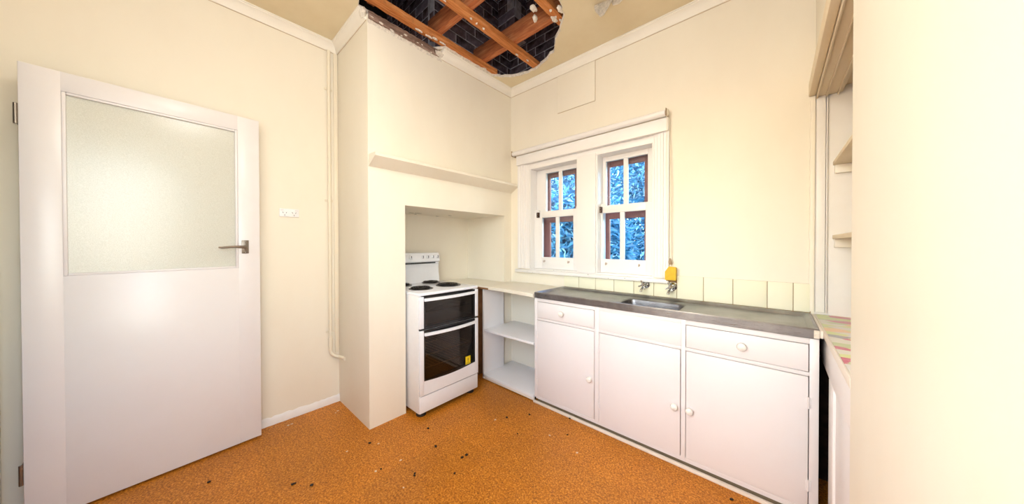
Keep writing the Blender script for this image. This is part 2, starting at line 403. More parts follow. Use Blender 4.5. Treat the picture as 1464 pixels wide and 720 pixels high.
flap([((1.165, -.455, ZC), (1.285, -.43, ZC)), ((1.165, -.462, ZC-.022), (1.272, -.437, ZC-.024)), ((1.172, -.462, ZC-.05), (1.25, -.437, ZC-.054)), ((1.190, -.455, ZC-.078), (1.222, -.435, ZC-.08)), ((1.198, -.447, ZC-.092), (1.204, -.444, ZC-.092))])
flap([((1.262, -.415, ZC), (1.345, -.395, ZC)), ((1.266, -.420, ZC-.020), (1.335, -.398, ZC-.022)), ((1.274, -.418, ZC-.040), (1.305, -.400, ZC-.036))])
flap([((1.16, -.58, ZC), (1.27, -.55, ZC)), ((1.165, -.587, ZC-.018), (1.262, -.557, ZC-.022)), ((1.18, -.58, ZC-.036), (1.23, -.56, ZC-.034))])

# ---- cornices
CP = [(0, -.068), (.010, -.068), (.014, -.060), (.017, -.048), (.023, -.036), (.031, -.026), (.040, -.018), (.046, -.015), (.048, -.009), (.054, -.007), (.054, 0)]
def cornice(name, axis, wall, sgn, a, b_, ma, mb):
    """runs along axis from a to b_; wall coordinate, projecting sgn; ma/mb: +1 outer, -1 inner mitre, 0 square"""
    b = B(); L = []
    for end, m in ((a, ma), (b_, mb)):
        row = []
        for p, d in CP+[(0, 0)]:
            e = end+(m*p*(1 if end == b_ else -1)*(1 if b_ > a else -1))
            q = (wall+sgn*p, e, ZC+d) if axis == 1 else (e, wall+sgn*p, ZC+d); row.append(q)
        L.append(row)
    o = struct(b.loops(L).build(name, 'cornice', ang=25))
    e0, e1 = (a, b_)
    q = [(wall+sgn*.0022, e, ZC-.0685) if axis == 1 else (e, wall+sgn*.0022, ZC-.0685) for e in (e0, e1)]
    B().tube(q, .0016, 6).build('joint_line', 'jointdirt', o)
    return o
cornice('trim_1', 1, XL, 1, YB, -1.458, -1, -1)
cornice('trim_2', 0, -1.458, -1, XL, -.012, -1, 0)
cornice('trim_3', 1, 0, 1, -.872, 0, 0, -1)
cornice('trim_4', 0, 0, -1, 0, XR, -1, -1)
cornice('trim_5', 1, XR, -1, YB, 0, -1, -1)
cornice('trim_6', 0, YB, 1, XL, XR, -1, -1)
# skirting on the left wall
def skirting():
    b = B(); L = []; n = 26
    for i in range(n+1):
        y = -2.0+(-1.459+2.0)*i/n; t = .055+random.uniform(-.006, .004); k = .014+random.uniform(-.002, .002)
        L.append([(XL, y, 0), (XL+k, y, 0), (XL+k-.002, y, t*.75), (XL+.004, y, t), (XL, y, t)])
    return b.loops(L).build('baseboard_left', 'trim', ang=50)
struct(skirting())
# ---- wall cover panel high on the window wall
cv = box('cover_panel', .578, .946, -.007, 0, 2.468, 2.800, 'cream', ww, .0015)
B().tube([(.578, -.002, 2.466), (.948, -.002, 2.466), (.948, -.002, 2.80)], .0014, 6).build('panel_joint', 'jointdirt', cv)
# ---- splashback tiles (parts of the window wall)
box('tile_bed', .648, 1.515, -.004, 0, .88, .99, 'grout', ww, 0); box('tile_bed', 1.516, 2.220, -.004, 0, .88, 1.05, 'grout', ww, 0)
TE = [.648, .797, .953, 1.111, 1.266, 1.41, 1.561, 1.719, 1.876, 2.039, 2.150, 2.218]
tm = {}
for a, c in zip(TE, TE[1:]):
    wd = c-a-.003; top = 1.05 if a > 1.5 else 1.0
    k = (round(wd, 4), top)
    b = B().box(a+.0015, c-.0015, -.009, -.003, .893, top, .002); b.build('tile', 'tile', ww)

# ---- windows
Ltrim = 'trim'
def molded_casing(name, x0, x1, z0, z1, flip):
    """flat board with a few stepped mouldings, running up the wall"""
    pr = [(0, 0), (0, -.022), (.018, -.022), (.022, -.018), (.034, -.018), (.038, -.024), (.052, -.024), (.056, -.018), (.075, -.018), (.080, -.012), (.097, -.012), (.102, -.006), (x1-x0, -.006), (x1-x0, 0)]
    pts = [((x0+p, q) if not flip else (x1-p, q)) for p, q in pr]
    return struct(B().prism(pts, 2, z0, z1).build(name, Ltrim, ang=20))
molded_casing('trim_7', .11, .25, 1.03, 2.066, False)
molded_casing('trim_8', 1.405, 1.512, 1.03, 2.066, True)
struct(B().box(.785, .955, -.014, .16, 1.03, 2.03, .004).build('trim_9', Ltrim))
hd = struct(B().box(.112, 1.512, -.045, 0, 2.066, 2.158, .003).build('trim_10', Ltrim))
struct(B().box(.25, 1.405, -.004, .16, 2.012, 2.066, .002).build('trim_11', Ltrim))
sl = struct(B().box(.085, 1.515, -.040, .0, .992, 1.022, .006).box(.25, 1.405, -.002, .17, 1.0, 1.034, .002).build('trim_12', 'sill'))
def sash(name, parent, x0, x1, y0, y1, z0, z1, gl, gr, gb, gt, mid, mw, horns=False):
    b = B(); bv = .003
    b.box(x0, gl, y0, y1, z0, z1, bv); b.box(gr, x1, y0, y1, z0, z1, bv)
    b.box(gl-.001, gr+.001, y0+.0005, y1-.0005, z0, gb, bv); b.box(gl-.001, gr+.001, y0+.0005, y1-.0005, gt, z1, bv)
    b.box(mid-mw/2, mid+mw/2, y0+.006, y1-.006, gb-.001, gt+.001, bv)
    if horns:
        for xx in (x0, x1-.045): b.box(xx, xx+.045, y0+.002, y1-.004, z1-.002, z1+.022, .006)
    o = b.build(name, Ltrim, parent)
    ym = (y0+y1)/2
    for a, c in ((gl, mid-mw/2), (mid+mw/2, gr)):
        B().box(a-.004, c+.004, ym-.002, ym+.002, gb-.004, gt+.004).build('pane', 'pane', o)
    return o
def hook(parent, x, z, y):
    B().tube([(x, y+.002, z+.004), (x, y-.012, z-.004), (x, y-.020, z-.006), (x, y-.024, z+.006), (x+.004, y-.022, z+.016)], [.004, .004, .0035, .003, .002], 8).lathe((x, y+.002, z+.004), (0, -1, 0), [(0, .009), (.003, .009), (.004, .006)], 10).build('sash_lift', 'pink_hook', parent)
def window(name, x0, x1, gl, gr, mid, ul, ur, umid, ox0, ox1, lockx):
    e = empty(name, ((x0+x1)/2, .08, 1.034), kind='structure')
    # linings left and right of the sashes
    for a, c in ((x0, x0+.012), (x1-.012, x1)):
        B().box(a, c, .0, .16, 1.034, 2.012, .001).build('lining', Ltrim, e)
    us = sash('upper_sash', e, x0+.012, x1-.012, .100, .134, 1.545, 2.012, ul, ur, 1.60, 1.972, umid, .036)
    ls = sash('lower_sash', e, x0+.012, x1-.012, .060, .094, 1.034, 1.592, gl, gr, 1.146, 1.532, mid, .036, True)
    for hx in (gl+.035, gr-.045): hook(ls, hx, 1.105, .060)
    lk = B().box(lockx-.013, lockx+.013, .036, .058, 1.535, 1.585, .003).build('sash_lock', 'lockmetal', e)
    B().lathe((lockx, .036, 1.570), (0, -1, 0), [(0, .006), (.004, .005)], 10).lathe((lockx, .036, 1.548), (0, -1, 0), [(0, .006), (.004, .005)], 10).build('screw', 'bronze', lk)
    # red-brown storm frame on the outside
    b = B(); y0, y1 = .178, .205
    b.box(x0-.02, ox0, y0, y1, 1.04, 2.04, .003); b.box(ox1, x1+.02, y0, y1, 1.04, 2.04, .003)
    b.box(ox0-.001, ox1+.001, y0+.001, y1-.001, 1.94, 2.04, .003); b.box(ox0-.001, ox1+.001, y0+.001, y1-.001, 1.49, 1.572, .003); b.box(ox0-.001, ox1+.001, y0+.001, y1-.001, 1.04, 1.10, .003)
    b.build('storm_frame', 'brown_frame', e)
    return e
window('window_1', .25, .785, .352, .703, .528, .372, .713, .536, .368, .652, .318)
window('window_2', .955, 1.405, .982, 1.330, 1.147, .993, 1.333, 1.160, .992, 1.284, .972)
# unseen window added behind the camera to hold the key light
w3 = empty('added_window_3', (1.52, YB-.06, .95), kind='structure')
b = B(); b.box(.92, .98, -2.99, -2.88, .95, 2.28, .003).box(2.06, 2.12, -2.99, -2.88, .95, 2.28, .003).box(.98, 2.06, -2.99, -2.88, .95, 1.01, .003).box(.98, 2.06, -2.99, -2.88, 2.22, 2.28, .003).box(1.5, 1.54, -2.96, -2.90, 1.01, 2.22, .003)
b.build('window_frame', Ltrim, w3)
for a, c in ((.98, 1.5), (1.54, 2.06)): box('pane', a, c, -2.932, -2.928, 1.01, 2.22, 'clear_pane', w3, 0)

w4 = empty('added_window_4', (2.285, -2.42, .85), kind='structure')  # unseen window added beside the camera to hold the fill light
b = B(); b.box(2.25, 2.335, -2.80, -2.75, .85, 2.25, .003).box(2.25, 2.335, -2.10, -2.05, .85, 2.25, .003).box(2.25, 2.335, -2.75, -2.10, .85, .90, .003).box(2.25, 2.335, -2.75, -2.10, 2.20, 2.25, .003)
b.build('window_frame', Ltrim, w4); box('pane', 2.288, 2.292, -2.75, -2.10, .90, 2.20, 'clear_pane', w4, 0)

# ---- door, open against the left wall
DA = (-.462, -1.965); DB = (-.414, -2.785)
dv = Vector((DB[0]-DA[0], DB[1]-DA[1], 0)); dl = dv.length; dv.normalize(); dn = Vector((-dv.y, dv.x, 0))
if dn.x < 0: dn = -dn
XF = Matrix(((dv.x, dn.x, 0, DA[0]), (dv.y, dn.y, 0, DA[1]), (0, 0, 1, 0), (0, 0, 0, 1)))   # local x along the leaf, local y towards the room
d1 = empty('door_1', (DB[0], DB[1], 0), kind='structure')
gx0, gx1, gz0, gz1 = .105, dl-.105, 1.125, 1.992
b = B(); b.box(0, gx0, -.036, 0, .012, 2.082, .002).box(gx1, dl, -.036, 0, .012, 2.082, .002).box(gx0-.001, gx1+.001, -.0358, -.0002, .012, gz0, .001).box(gx0-.001, gx1+.001, -.0358, -.0002, gz1, 2.082, .001)
b.build('door_leaf', 'door', d1, xf=XF)
b = B()
for q in ((gx0, gx0+.012, gz0, gz1), (gx1-.012, gx1, gz0, gz1), (gx0+.012, gx1-.012, gz0, gz0+.012), (gx0+.012, gx1-.012, gz1-.012, gz1)):
    b.box(q[0], q[1], -.015, -.003, q[2], q[3], .003)
b.build('glazing_bead', 'door', d1, xf=XF)
b = B(); b.box(gx0-.004, gx1+.004, -.020, -.015, gz0-.004, gz1+.004); b.build('pane', 'frosted', d1, xf=XF)
hz = 1.258
b = B(); b.box(.056, .090, 0, .006, hz-.042, hz+.042, .002); hp_ = b.build('handle_plate', 'bronze', d1, xf=XF)
b = B(); b.lathe((.073, .004, hz), (0, 1, 0), [(0, .012), (.012, .010), (.034, .009), (.046, .009)], 14)
b.tube([(.073, .044, hz), (.09, .047, hz), (.12, .047, hz+.001), (.15, .046, hz), (.185, .043, hz-.004), (.20, .041, hz-.002)], [.009, .009, .008, .007, .006, .004], 10); b.build('lever', 'bronze', hp_, xf=XF)
b = B()
for zz in (hz-.034, hz+.034): b.lathe((.073, .006, zz), (0, 1, 0), [(0, .004), (.0015, .003)], 8)
b.build('screw', 'chrome', hp_, xf=XF)
for zz in (.25, 1.85):
    b = B(); b.lathe((dl+.006, 0, zz-.045), (0, 0, 1), [(0, .006), (.09, .006)], 10); b.box(dl-.03, dl+.004, -.034, -.002, zz-.045, zz+.045, 0); b.build('hinge', 'bronze', d1, xf=XF)
# door frame in the back wall
b = B(); b.box(-.43, -.405, -2.99, -2.86, 0, 2.11, .002).box(.385, .41, -2.99, -2.86, 0, 2.11, .002).box(-.43, .41, -2.99, -2.86, 2.085, 2.11, .002)
struct(b.build('trim_13', 'door'))
b = B(); b.box(-.49, -.425, YB, YB+.016, 0, 2.17, .003).box(.405, .475, YB, YB+.016, 0, 2.17, .003).box(-.425, .405, YB, YB+.016, 2.105, 2.17, .003)
struct(b.build('trim_14', 'door'))

# ---- head and jamb of the alcove opening
t = empty('trim_15', (2.27, -.5, 2.05), kind='structure')
box('architrave', 2.207, 2.2345, -1.09, -.002, 2.078, 2.15, 'soffit', t, .003)
box('head_board', 2.2365, 2.334, -1.05, -.002, 2.066, 2.084, 'soffit', t, .001)
for xx in (2.236, 2.272, 2.314): box('track_bead', xx, xx+.006, -1.05, -.002, 2.056, 2.068, 'soffit', t, .001)
t = empty('trim_16', (2.25, .0, .0), kind='structure')
b = B(); L = []
for i in range(41):      # rough plaster arris left along the end of the window wall
    z = .90+(2.07-.90)*i/40; k = random.uniform(-.0025, .0025)
    L.append([(2.2125+k, -.001, z), (2.214+k, -.007, z), (2.224, -.010, z), (2.233, -.008, z), (2.234, -.001, z)])
b.loops(L).build('plaster_arris', 'cream', t)
box('jamb_board', 2.2375, 2.272, -.012, .004, .90, 2.066, 'alcove', t, .002)
box('bead', 2.2745, 2.2795, -.016, .004, .90, 2.066, 'alcove', t, .001)

# ================================================================== ROOF SPACE ABOVE THE HOLE
for i, (xx, y0, y1, lab) in enumerate(((.035, -1.62, -.30, 'orange hardwood ceiling batten running along the chimney breast side of the hole'),
                                  (.405, -1.62, -.12, 'orange hardwood ceiling batten crossing the middle of the ceiling hole'),
                                  (.872, -1.25, -.38, 'orange hardwood ceiling batten at the far ragged edge of the hole by the peeling paint'))):
    b = B(); L = []; n = 24
    for k in range(n+1):
        y = y0+(y1-y0)*k/n; a = random.uniform(-.0025, .0025); c = random.uniform(-.002, .002); wd = .062
        L.append([(xx+a, y, 2.888+c), (xx+wd+a, y, 2.888+c), (xx+wd+a*.5, y, 2.929), (xx+a*.5, y, 2.929)])
    o = b.loops(L).build('ceiling_batten', 'batten', ang=60)
    tag(o, lab, 'batten', 'timbers showing in the ceiling hole')
    for q in range(8):   # dabs of old plaster stuck to it
        yy = y0+(y1-y0)*(.2+.7*random.random()); b = B(); ln = random.uniform(.012, .06); rad = random.uniform(.005, .015)
        cx = xx+random.uniform(.018, .044); L = []
        for k in range(6):
            tt = k/5; rr = rad*math.sin(math.pi*(.08+.84*tt)); jit = random.uniform(.8, 1.2)
            L.append([(cx+rr*jit*math.cos(a), yy+ln*(tt-.5), 2.887-.008*max(0, -math.sin(a))*jit+(.003 if math.sin(a) > 0 else 0)) for a in [2*math.pi*j/8 for j in range(8)]])
        b.loops(L).build('plaster_dab', 'plaster', o)
for yy, lab in ((-.49, 'deep reddish hardwood ceiling joist over the hole, nearer the window wall'), (-.97, 'deep reddish hardwood ceiling joist over the hole, farther from the window wall'), (-1.45, 'deep reddish hardwood ceiling joist above the outer corner of the chimney breast')):
    o = B().box(-.03, 1.45, yy, yy+.05, 2.930, 3.075, .003).build('ceiling_joist', 'joist'); tag(o, lab, 'joist', 'timbers showing in the ceiling hole')
b = B(); L = []
for k in range(37):
    y = -1.452+(1.452-.88)*k/36; a = random.uniform(-.004, .004); c = random.uniform(-.005, .005)
    L.append([(.0005, y, 2.806), (.008+a*.6, y, 2.808+c), (.013+a*.8, y, 2.828+c), (.011+a, y, 2.850-c), (.004, y, 2.866+c), (.0005, y, 2.868)])
o = b.loops(L).build('wall_plate', 'plate', ang=20); tag(o, 'weathered grey timber plate exposed above the chimney breast along the hole', 'timber')
for k in range(9):
    y = -1.44+.068*k+random.uniform(-.02, .02)
    lump('plaster_clump', (.012, y, 2.812+random.uniform(-.006, .022)), (.006, random.uniform(.008, .022), random.uniform(.004, .010)), 'plaster', o, 40+k, 1)
# ragged plaster left where the cornice has fallen from the chimney breast
b = B(); L = []
n = 40
for i in range(n+1):
    y = -1.456+(-.86+1.456)*i/n; zt = 2.797+.012*random.random()+(.0 if i < n-4 else .02); k = random.uniform(.002, .008)
    L.append([(.0005, y, 2.786-.010*random.random()), (k, y, 2.788+.004*random.random()), (k*1.2, y, zt-.006), (.0005, y, zt+.012)])
b.loops(L).build('torn_plaster_strip', 'plaster', wc)
lump('plaster_clump', (.012, -.885, 2.835), (.016, .05, .026), 'plaster', wc, 3)
lump('plaster_clump', (-.022, -1.478, 2.845), (.03, .022, .034), 'plaster', cl, 4)
lump('plaster_clump', (.885, -.52, 2.882), (.018, .035, .012), 'plaster', cl, 5)
lump('plaster_clump', (.83, -.69, 2.885), (.022, .035, .016), 'plaster', cl, 6)
lump('plaster_clump', (.79, -.62, 2.88), (.012, .026, .03), 'plaster', cl, 7)
lump('plaster_clump', (.97, -.57, 2.875), (.02, .04, .012), 'plaster', cl, 8)
# brickwork in the roof space: each brick a part, mortar recessed behind
brick_me = None
def brickwall(name, axis, face, sgn, a0, a1, z0, z1):
    global brick_me
    th = .10
    n0, n1 = face-sgn*.006, face-sgn*th
    if axis == 0: e = box(name, min(n0, n1), max(n0, n1), a0, a1, z0, z1, 'mortar', None, 0)
    else: e = box(name, a0, a1, min(n0, n1), max(n0, n1), z0, z1, 'mortar', None, 0)
    struct(e)
    if brick_me is None:
        t = B().box(-.11, .11, -.01, .01, -.038, .038, .003, 1); bmesh.ops.recalc_face_normals(t.bm, faces=t.bm.faces[:])
        brick_me = bpy.data.meshes.new('brick'); t.bm.to_mesh(brick_me); t.bm.free(); brick_me.materials.append(M['brick'])
    zz = z0+.043; row = 0
    while zz+.036 < z1:
        x = a0+.115+(0 if row % 2 == 0 else .115)
        ends = []
        while x+.10 < a1: ends.append((x, 1)); x += .23
        if row % 2: ends.append((a0+.055, .47))
        last = max([q+.115*k for q, k in ends]) if ends else a0
        if a1-last > .04: ends.append(((last+a1)/2, (a1-last-.01)/.22))
        for x, k in ends:
            o = link('brick', brick_me, e); p = Vector((face-sgn*.01+random.uniform(-.003, .003), x, zz)) if axis == 0 else Vector((x, face-sgn*.01+random.uniform(-.003, .003), zz))
            o.location = p-off(e); o.scale = (k, 1, 1)
            if axis == 0: o.rotation_euler = (0, 0, math.pi/2)
        zz += .086; row += 1
brickwall('wall_roof_chimney', 0, -.10, 1, -.86, .12, 2.93, 3.96)
brickwall('wall_roof_flank', 1, -.86, -1, -.98, -.105, 2.93, 3.96)
brickwall('wall_roof_window', 1, .10, -1, -.10, 1.35, 2.93, 3.96)
brickwall('wall_roof_stack', 1, -.10, -1, -.09, .14, 3.36, 3.96)
brickwall('wall_roof_stack_side', 0, .14, 1, -.10, .09, 3.36, 3.96)
# roof lining closing the space
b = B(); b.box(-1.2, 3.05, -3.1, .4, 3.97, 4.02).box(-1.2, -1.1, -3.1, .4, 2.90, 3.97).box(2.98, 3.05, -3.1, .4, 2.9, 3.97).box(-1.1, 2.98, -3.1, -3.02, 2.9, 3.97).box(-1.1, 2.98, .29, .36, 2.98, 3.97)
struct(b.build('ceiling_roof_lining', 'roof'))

# ================================================================== OBJECTS
# ---- mantel shelf on the chimney breast
b = B(); b.prism([(.0, 1.807), (.020, 1.812), (.098, 1.858), (.106, 1.862), (.108, 1.880), (.103, 1.886), (.0, 1.889)], 1, -1.456, -.002)
o = b.build('mantel_shelf', 'cream', ang=25); tag(o, 'cream painted mantel shelf with sloping underside across the chimney breast', 'shelf')

# ---- stove
SX0, SX1, SY0, SY1, ST = -.45, .144, -1.168, -.604, .915
st = empty('stove', ((SX0+SX1)/2, (SY0+SY1)/2, 0), 'white freestanding electric stove with two glass oven doors in the chimney recess', 'stove')
b = B()
b.box(SX0, SX1-.004, SY0, SY0+.028, .032, .90, .004).box(SX0, SX1-.004, SY1-.028, SY1, .032, .90, .004)
b.box(SX0, SX0+.02, SY0+.028, SY1-.028, .032, .90).box(SX0+.02, SX1-.006, SY0+.028, SY1-.028, .14, .17).box(SX0+.02, SX1-.006, SY0+.028, SY1-.028, .635, .665)
b.build('body', 'enamel_side', st)
b = B(); b.box(SX0+.021, SX1-.02, SY0+.0285, SY0+.045, .171, .634).box(SX0+.021, SX1-.02, SY1-.045, SY1-.0285, .171, .634).box(SX0+.021, SX0+.04, SY0+.045, SY1-.045, .171, .634).box(SX0+.04, SX1-.02, SY0+.045, SY1-.045, .171, .18).box(SX0+.04, SX1-.02, SY0+.045, SY1-.045, .625, .634)
b.build('oven_cavity', 'cavity', st)
b = B(); b.box(SX0+.021, SX1-.02, SY0+.0285, SY0+.045, .666, .89).box(SX0+.021, SX1-.02, SY1-.045, SY1-.0285, .666, .89).box(SX0+.021, SX0+.04, SY0+.045, SY1-.045, .666, .89).box(SX0+.04, SX1-.02, SY0+.045, SY1-.045, .666, .674)
b.build('grill_cavity', 'cavity', st)
hob = B().box(SX0, SX1+.010, SY0-.003, SY1+.003, .893, ST, .007, 3).build('hob', 'enamel', st)
# burners
for cx, cy, rd in ((-.36, -1.03, .072), (-.065, -1.02, .082), (-.345, -.745, .072), (-.075, -.745, .095)):
    bw = B().lathe((cx, cy, ST), (0, 0, 1), [(-.002, rd+.014), (.003, rd+.014), (.0045, rd+.009), (.001, rd+.002), (.0005, .02), (.0005, .004)], 32).build('burner', 'bowl', st)
    pts = []; turns = 4; n = 110
    for k in range(n+1):
        a = 2*math.pi*turns*k/n; rr = .018+(rd-.018)*k/n; pts.append((cx+rr*math.cos(a), cy+rr*math.sin(a), ST+.009))
    B().tube(pts, .0052, 6).build('coil', 'coil', bw)
# splashback with knobs
pr = [(SX0+.002, ST-.002), (SX0+.045, ST-.002), (SX0+.040, .955), (SX0+.030, 1.00), (SX0+.028, 1.05), (SX0+.034, 1.082), (SX0+.036, 1.086), (SX0+.030, 1.09), (SX0+.030, 1.102), (SX0+.046, 1.106), (SX0+.052, 1.112), (SX0+.052, 1.125), (SX0+.038, 1.178), (SX0+.030, 1.190), (SX0+.002, 1.194)]
sb = B().prism(pr, 1, SY0+.012, SY1-.008).build('splashback', 'enamel', st, ang=40)
box('vent_slot', SX0+.026, SX0+.0335, SY0+.03, SY1-.045, 1.0905, 1.1015, 'black', sb, 0)
nk = Vector((.053, 0, .014)).normalized()
for ky, kr in ((-1.12, .02), (-1.02, .02), (-.92, .021), (-.80, .014), (-.745, .014), (-.69, .014), (-.64, .012)):
    c = Vector((SX0+.045, ky, 1.152))
    k = B().lathe(c, nk, [(-.002, kr+.004), (.003, kr+.003), (.004, kr), (.016, kr*.85), (.018, kr*.7)], 18)
    k.build('knob', 'enamel', sb)
    box('knob_mark', SX0+.058, SX0+.0655, ky-.0025, ky+.0025, 1.142, 1.166, 'slot', sb, 0)
def oven_door(name, z0, z1, gz0, gz1, hz0, hz1, curve, par):
    X0, X1 = SX1-.003, SX1+.016
    gy0, gy1 = SY0+.036, SY1-.062
    d = B(); n = 14
    d.box(X0, X1, SY0+.002, gy0, z0, z1, .003); d.box(X0, X1, gy1+.026, SY1-.002, z0, z1, .003)
    o = None
    # bottom rail with bowed upper edge
    if gz0-z0 > .01:
        L = []
        for i in range(n+1):
            t = i/n; y = gy0-.0005+(gy1+.027-gy0)*t; zz = gz0-curve*math.sin(math.pi*t)
            L.append([(X0+.001, y, z0+.001), (X1-.0005, y, z0+.001), (X1-.0005, y, zz), (X0+.001, y, zz)])
        d.loops(L)
    gy1b = gy1+.026
    rail = gz0-z0 > .01
    if rail: o = d.build(name, 'enamel', par)
    else: d.bm.free()
    # black surround and smoked glass
    f = B(); xa, xb = X0+.004, X1-.003
    f.box(xa, xb, gy0, gy0+.014, gz0-.02, z1-.002); f.box(xa, xb, gy1b-.022, gy1b, gz0-.02, z1-.002); f.box(xa, xb, gy0+.014, gy1b-.022, gz1, z1-.002); f.box(xa, xb, gy0+.014, gy1b-.022, z0+.003 if gz0-z0 < .01 else gz0-.03, gz0+.006)
    if rail: f.build('black_surround', 'black_glass', o)
    else:
        o = f.build(name, 'black_glass', par)
        B().box(X0, X1, SY0+.002, gy0, z0, z1, .003).build('door_stile', 'enamel', o); B().box(X0, X1, gy1+.026, SY1-.002, z0, z1, .003).build('door_stile', 'enamel', o)
    B().box(xa+.003, xb-.002, gy0+.012, gy1b-.020, gz0-.004, gz1+.004).build('pane', 'oven_glass', o)
    # bowed bar handle
    L = []
    for i in range(n+1):
        t = i/n; y = gy0+.006+(gy1b-gy0-.012)*t; zz = -.002*math.sin(math.pi*t); out = .014+(.02 if curve else .012)*math.sin(math.pi*t)
        if hz0 is not None:
            L.append([(X1+out-.014, y, hz0+zz), (X1+out, y, hz0+zz+.003), (X1+out, y, hz1+zz-.004), (X1+out-.014, y, hz1+zz)])
    h = B().loops(L); h.box(X1-.004, X1+.012, gy0+.002, gy0+.016, hz0+.002, hz1-.002, .002); h.box(X1-.004, X1+.012, gy1b-.016, gy1b-.002, hz0+.002, hz1-.002, .002)
    h.build('handle', 'enamel', o, ang=50)
    return o
oven_door('grill_door', .655, .888, .664, .845, .852, .876, 0, st)
ld = oven_door('oven_door', .164, .640, .268, .592, .598, .622, .016, st)
# yellow sticker with printed exclamation mark
sk = box('sticker', SX1+.0135, SX1+.0142, -.745, -.692, .272, .338, 'sticker', ld, 0)
B().box(SX1+.0142, SX1+.0145, -.721, -.715, .300, .322).box(SX1+.0142, SX1+.0145, -.721, -.715, .290, .296).box(SX1+.0142, SX1+.0145, -.738, -.699, .280, .283).build('printing', 'print', sk)
box('divider_strip', SX1-.0055, SX1+.004, SY0+.004, SY1-.004, .6415, .6535, 'black_glass', st, 0)
box('drawer_panel', SX1-.004, SX1+.008, SY0+.002, SY1-.002, .034, .155, 'enamel', st, .004)
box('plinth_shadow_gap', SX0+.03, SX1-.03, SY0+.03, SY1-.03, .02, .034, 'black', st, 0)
for fx in (SX0+.05, SX1-.045):
    for fy in (SY0+.045, SY1-.05): B().lathe((fx, fy, 0), (0, 0, 1), [(0, .036), (.008, .036), (.014, .03), (.034, .022)], 20).build('foot', 'black', st)
def rackbuild(z):
    b = B(); y0, y1, x0, x1 = SY0+.047, SY1-.047, SX0+.06, SX1-.03
    b.tube([(x1, y0, z), (x1, y1, z)], .0035, 6); b.tube([(x0, y0, z), (x0, y1, z)], .0035, 6)
    for i in range(13):
        y = y0+.01+(y1-y0-.02)*i/12; b.tube([(x0, y, z), (x1, y, z)], .0018, 5)
    b.build('oven_rack', 'rack', st)
rackbuild(.438); rackbuild(.342)
b = B(); pts = [(SX1-.035, -1.07, .765), (SX1-.03, -1.068, .778)]+[(SX1-.03, -1.06+.28*t/10, .780+.024*math.sin(math.pi*t/10)) for t in range(11)]+[(SX1-.03, -.775, .776), (SX1-.035, -.772, .765)]
b.tube(pts, .0032, 8); b.build('grill_tray_handle', 'wiregrill', st)
b = B(); b.box(SX0+.06, SX1-.04, SY0+.05, SY1-.05, .752, .766, .004); b.build('grill_tray', 'bowl', st)
b = B(); b.tube([(SX1-.03, -.70, .77), (SX1-.03, -.70, .80), (SX1-.03, -.715, .80)], .003, 6); b.build('grill_hook', 'wiregrill', st)

# ---- open shelf unit in the corner
su = empty('shelf_unit', (.33, -.2, 0), 'white open shelf unit with two shelves between the stove and the sink cabinet', 'shelf unit')
box('side_panel', .016, .036, -.424, -.150, .012, .848, 'shelfwhite', su)
box('shelf', .037, .620, -.420, -.002, .456, .477, 'shelfwhite', su)
box('bottom_shelf', .016, .620, -.424, -.002, .030, .052, 'shelfwhite', su)
box('front_rail', .016, .620, -.420, -.405, .008, .0295, 'edge', su)
box('plinth', .03, .61, -.395, -.38, 0, .029, 'darkwood', su)
wt = empty('worktop', (.1, -.25, .85), 'worn cream worktop over the open shelves running into the stove recess', 'worktop')
def worktop():
    b = B(); n = 24; L = []
    for i in range(n+1):
        x = -.575+(.632+.575)*i/n; yb = -.108 if x < 0 else -.010; zt = .886-(.010*max(0, (x-.2)/.43)**2)
        L.append((x, yb, zt))
    rows = []
    for x, yb, zt in L:
        rows.append([(x, -.444, zt-.030), (x, -.448, zt-.026), (x, -.448, zt-.003), (x, -.444, zt), (x, yb, zt+(0 if x < .2 else .004)), (x, yb, zt-.030)])
    return b.loops(rows).build('worktop_board', 'worktop', wt)
worktop()
b = B(); b.prism([(-.30, .852), (.10, .852), (.105, .857), (.10, .8575), (-.30, .8575)], 1, -.4495, -.4485)
box('worn_edge_strip', -.3, .12, -.4505, -.4485, .858, .872, 'brown_panel', wt, 0)
b.bm.free()
# bare brown board standing behind the stove gap
o = box('timber_offcut', -.10, -.085, -.425, -.135, 0, .845, 'brown_panel', bev=.002); tag(o, 'bare brown timber board under the worktop beside the stove', 'board')

# ---- sink cabinet
KX0, KX1, KY = .632, 2.222, -.424
sc = empty('sink_cabinet', ((KX0+KX1)/2, -.21, 0), 'long white painted sink cabinet with three doors and two drawers under the window', 'cabinet')
FT = .018
def frame():
    b = B(); y0, y1 = KY, KY+FT
    for a, c in ((KX0, .658), (1.150, 1.180), (1.676, 1.699), (2.191, KX1)): b.box(a, c, y0, y1, .052, .845, .0015)
    for a, c in ((.658, 1.150), (1.180, 1.676), (1.699, 2.191)):
        b.box(a, c, y0+.0003, y1, .052, .066, .0008); b.box(a, c, y0+.0003, y1, .672, .690, .0008); b.box(a, c, y0+.0003, y1, .818, .845, .0008)
    return b.build('face_frame', 'white', sc)
frame()
b = B(); b.box(KX0, KX0+.018, KY+FT, -.012, .03, .845).box(KX1-.018, KX1, KY+FT, -.012, .03, .845).box(KX0+.018, KX1-.018, -.03, -.012, .03, .70).box(KX0+.018, KX1-.018, KY+FT, -.03, .03, .05)
b.build('carcass', 'white', sc)
box('toe_board', KX0+.01, KX1-.004, KY+.03, KY+.04, 0, .051, 'toe_shade', sc, 0)
box('floor_strip', KX0-.012, KX1, KY-.006, KY+.012, 0, .018, 'edge', sc, .003)
def knob(parent, x, z, y, rd=.020):
    B().lathe((x, y, z), (0, -1, 0), [(0, rd*.62), (.006, rd*.5), (.011, rd*.55), (.015, rd*.95), (.021, rd), (.029, rd*.86), (.034, rd*.5), (.035, rd*.1)], 20).build('knob', 'knob', parent)
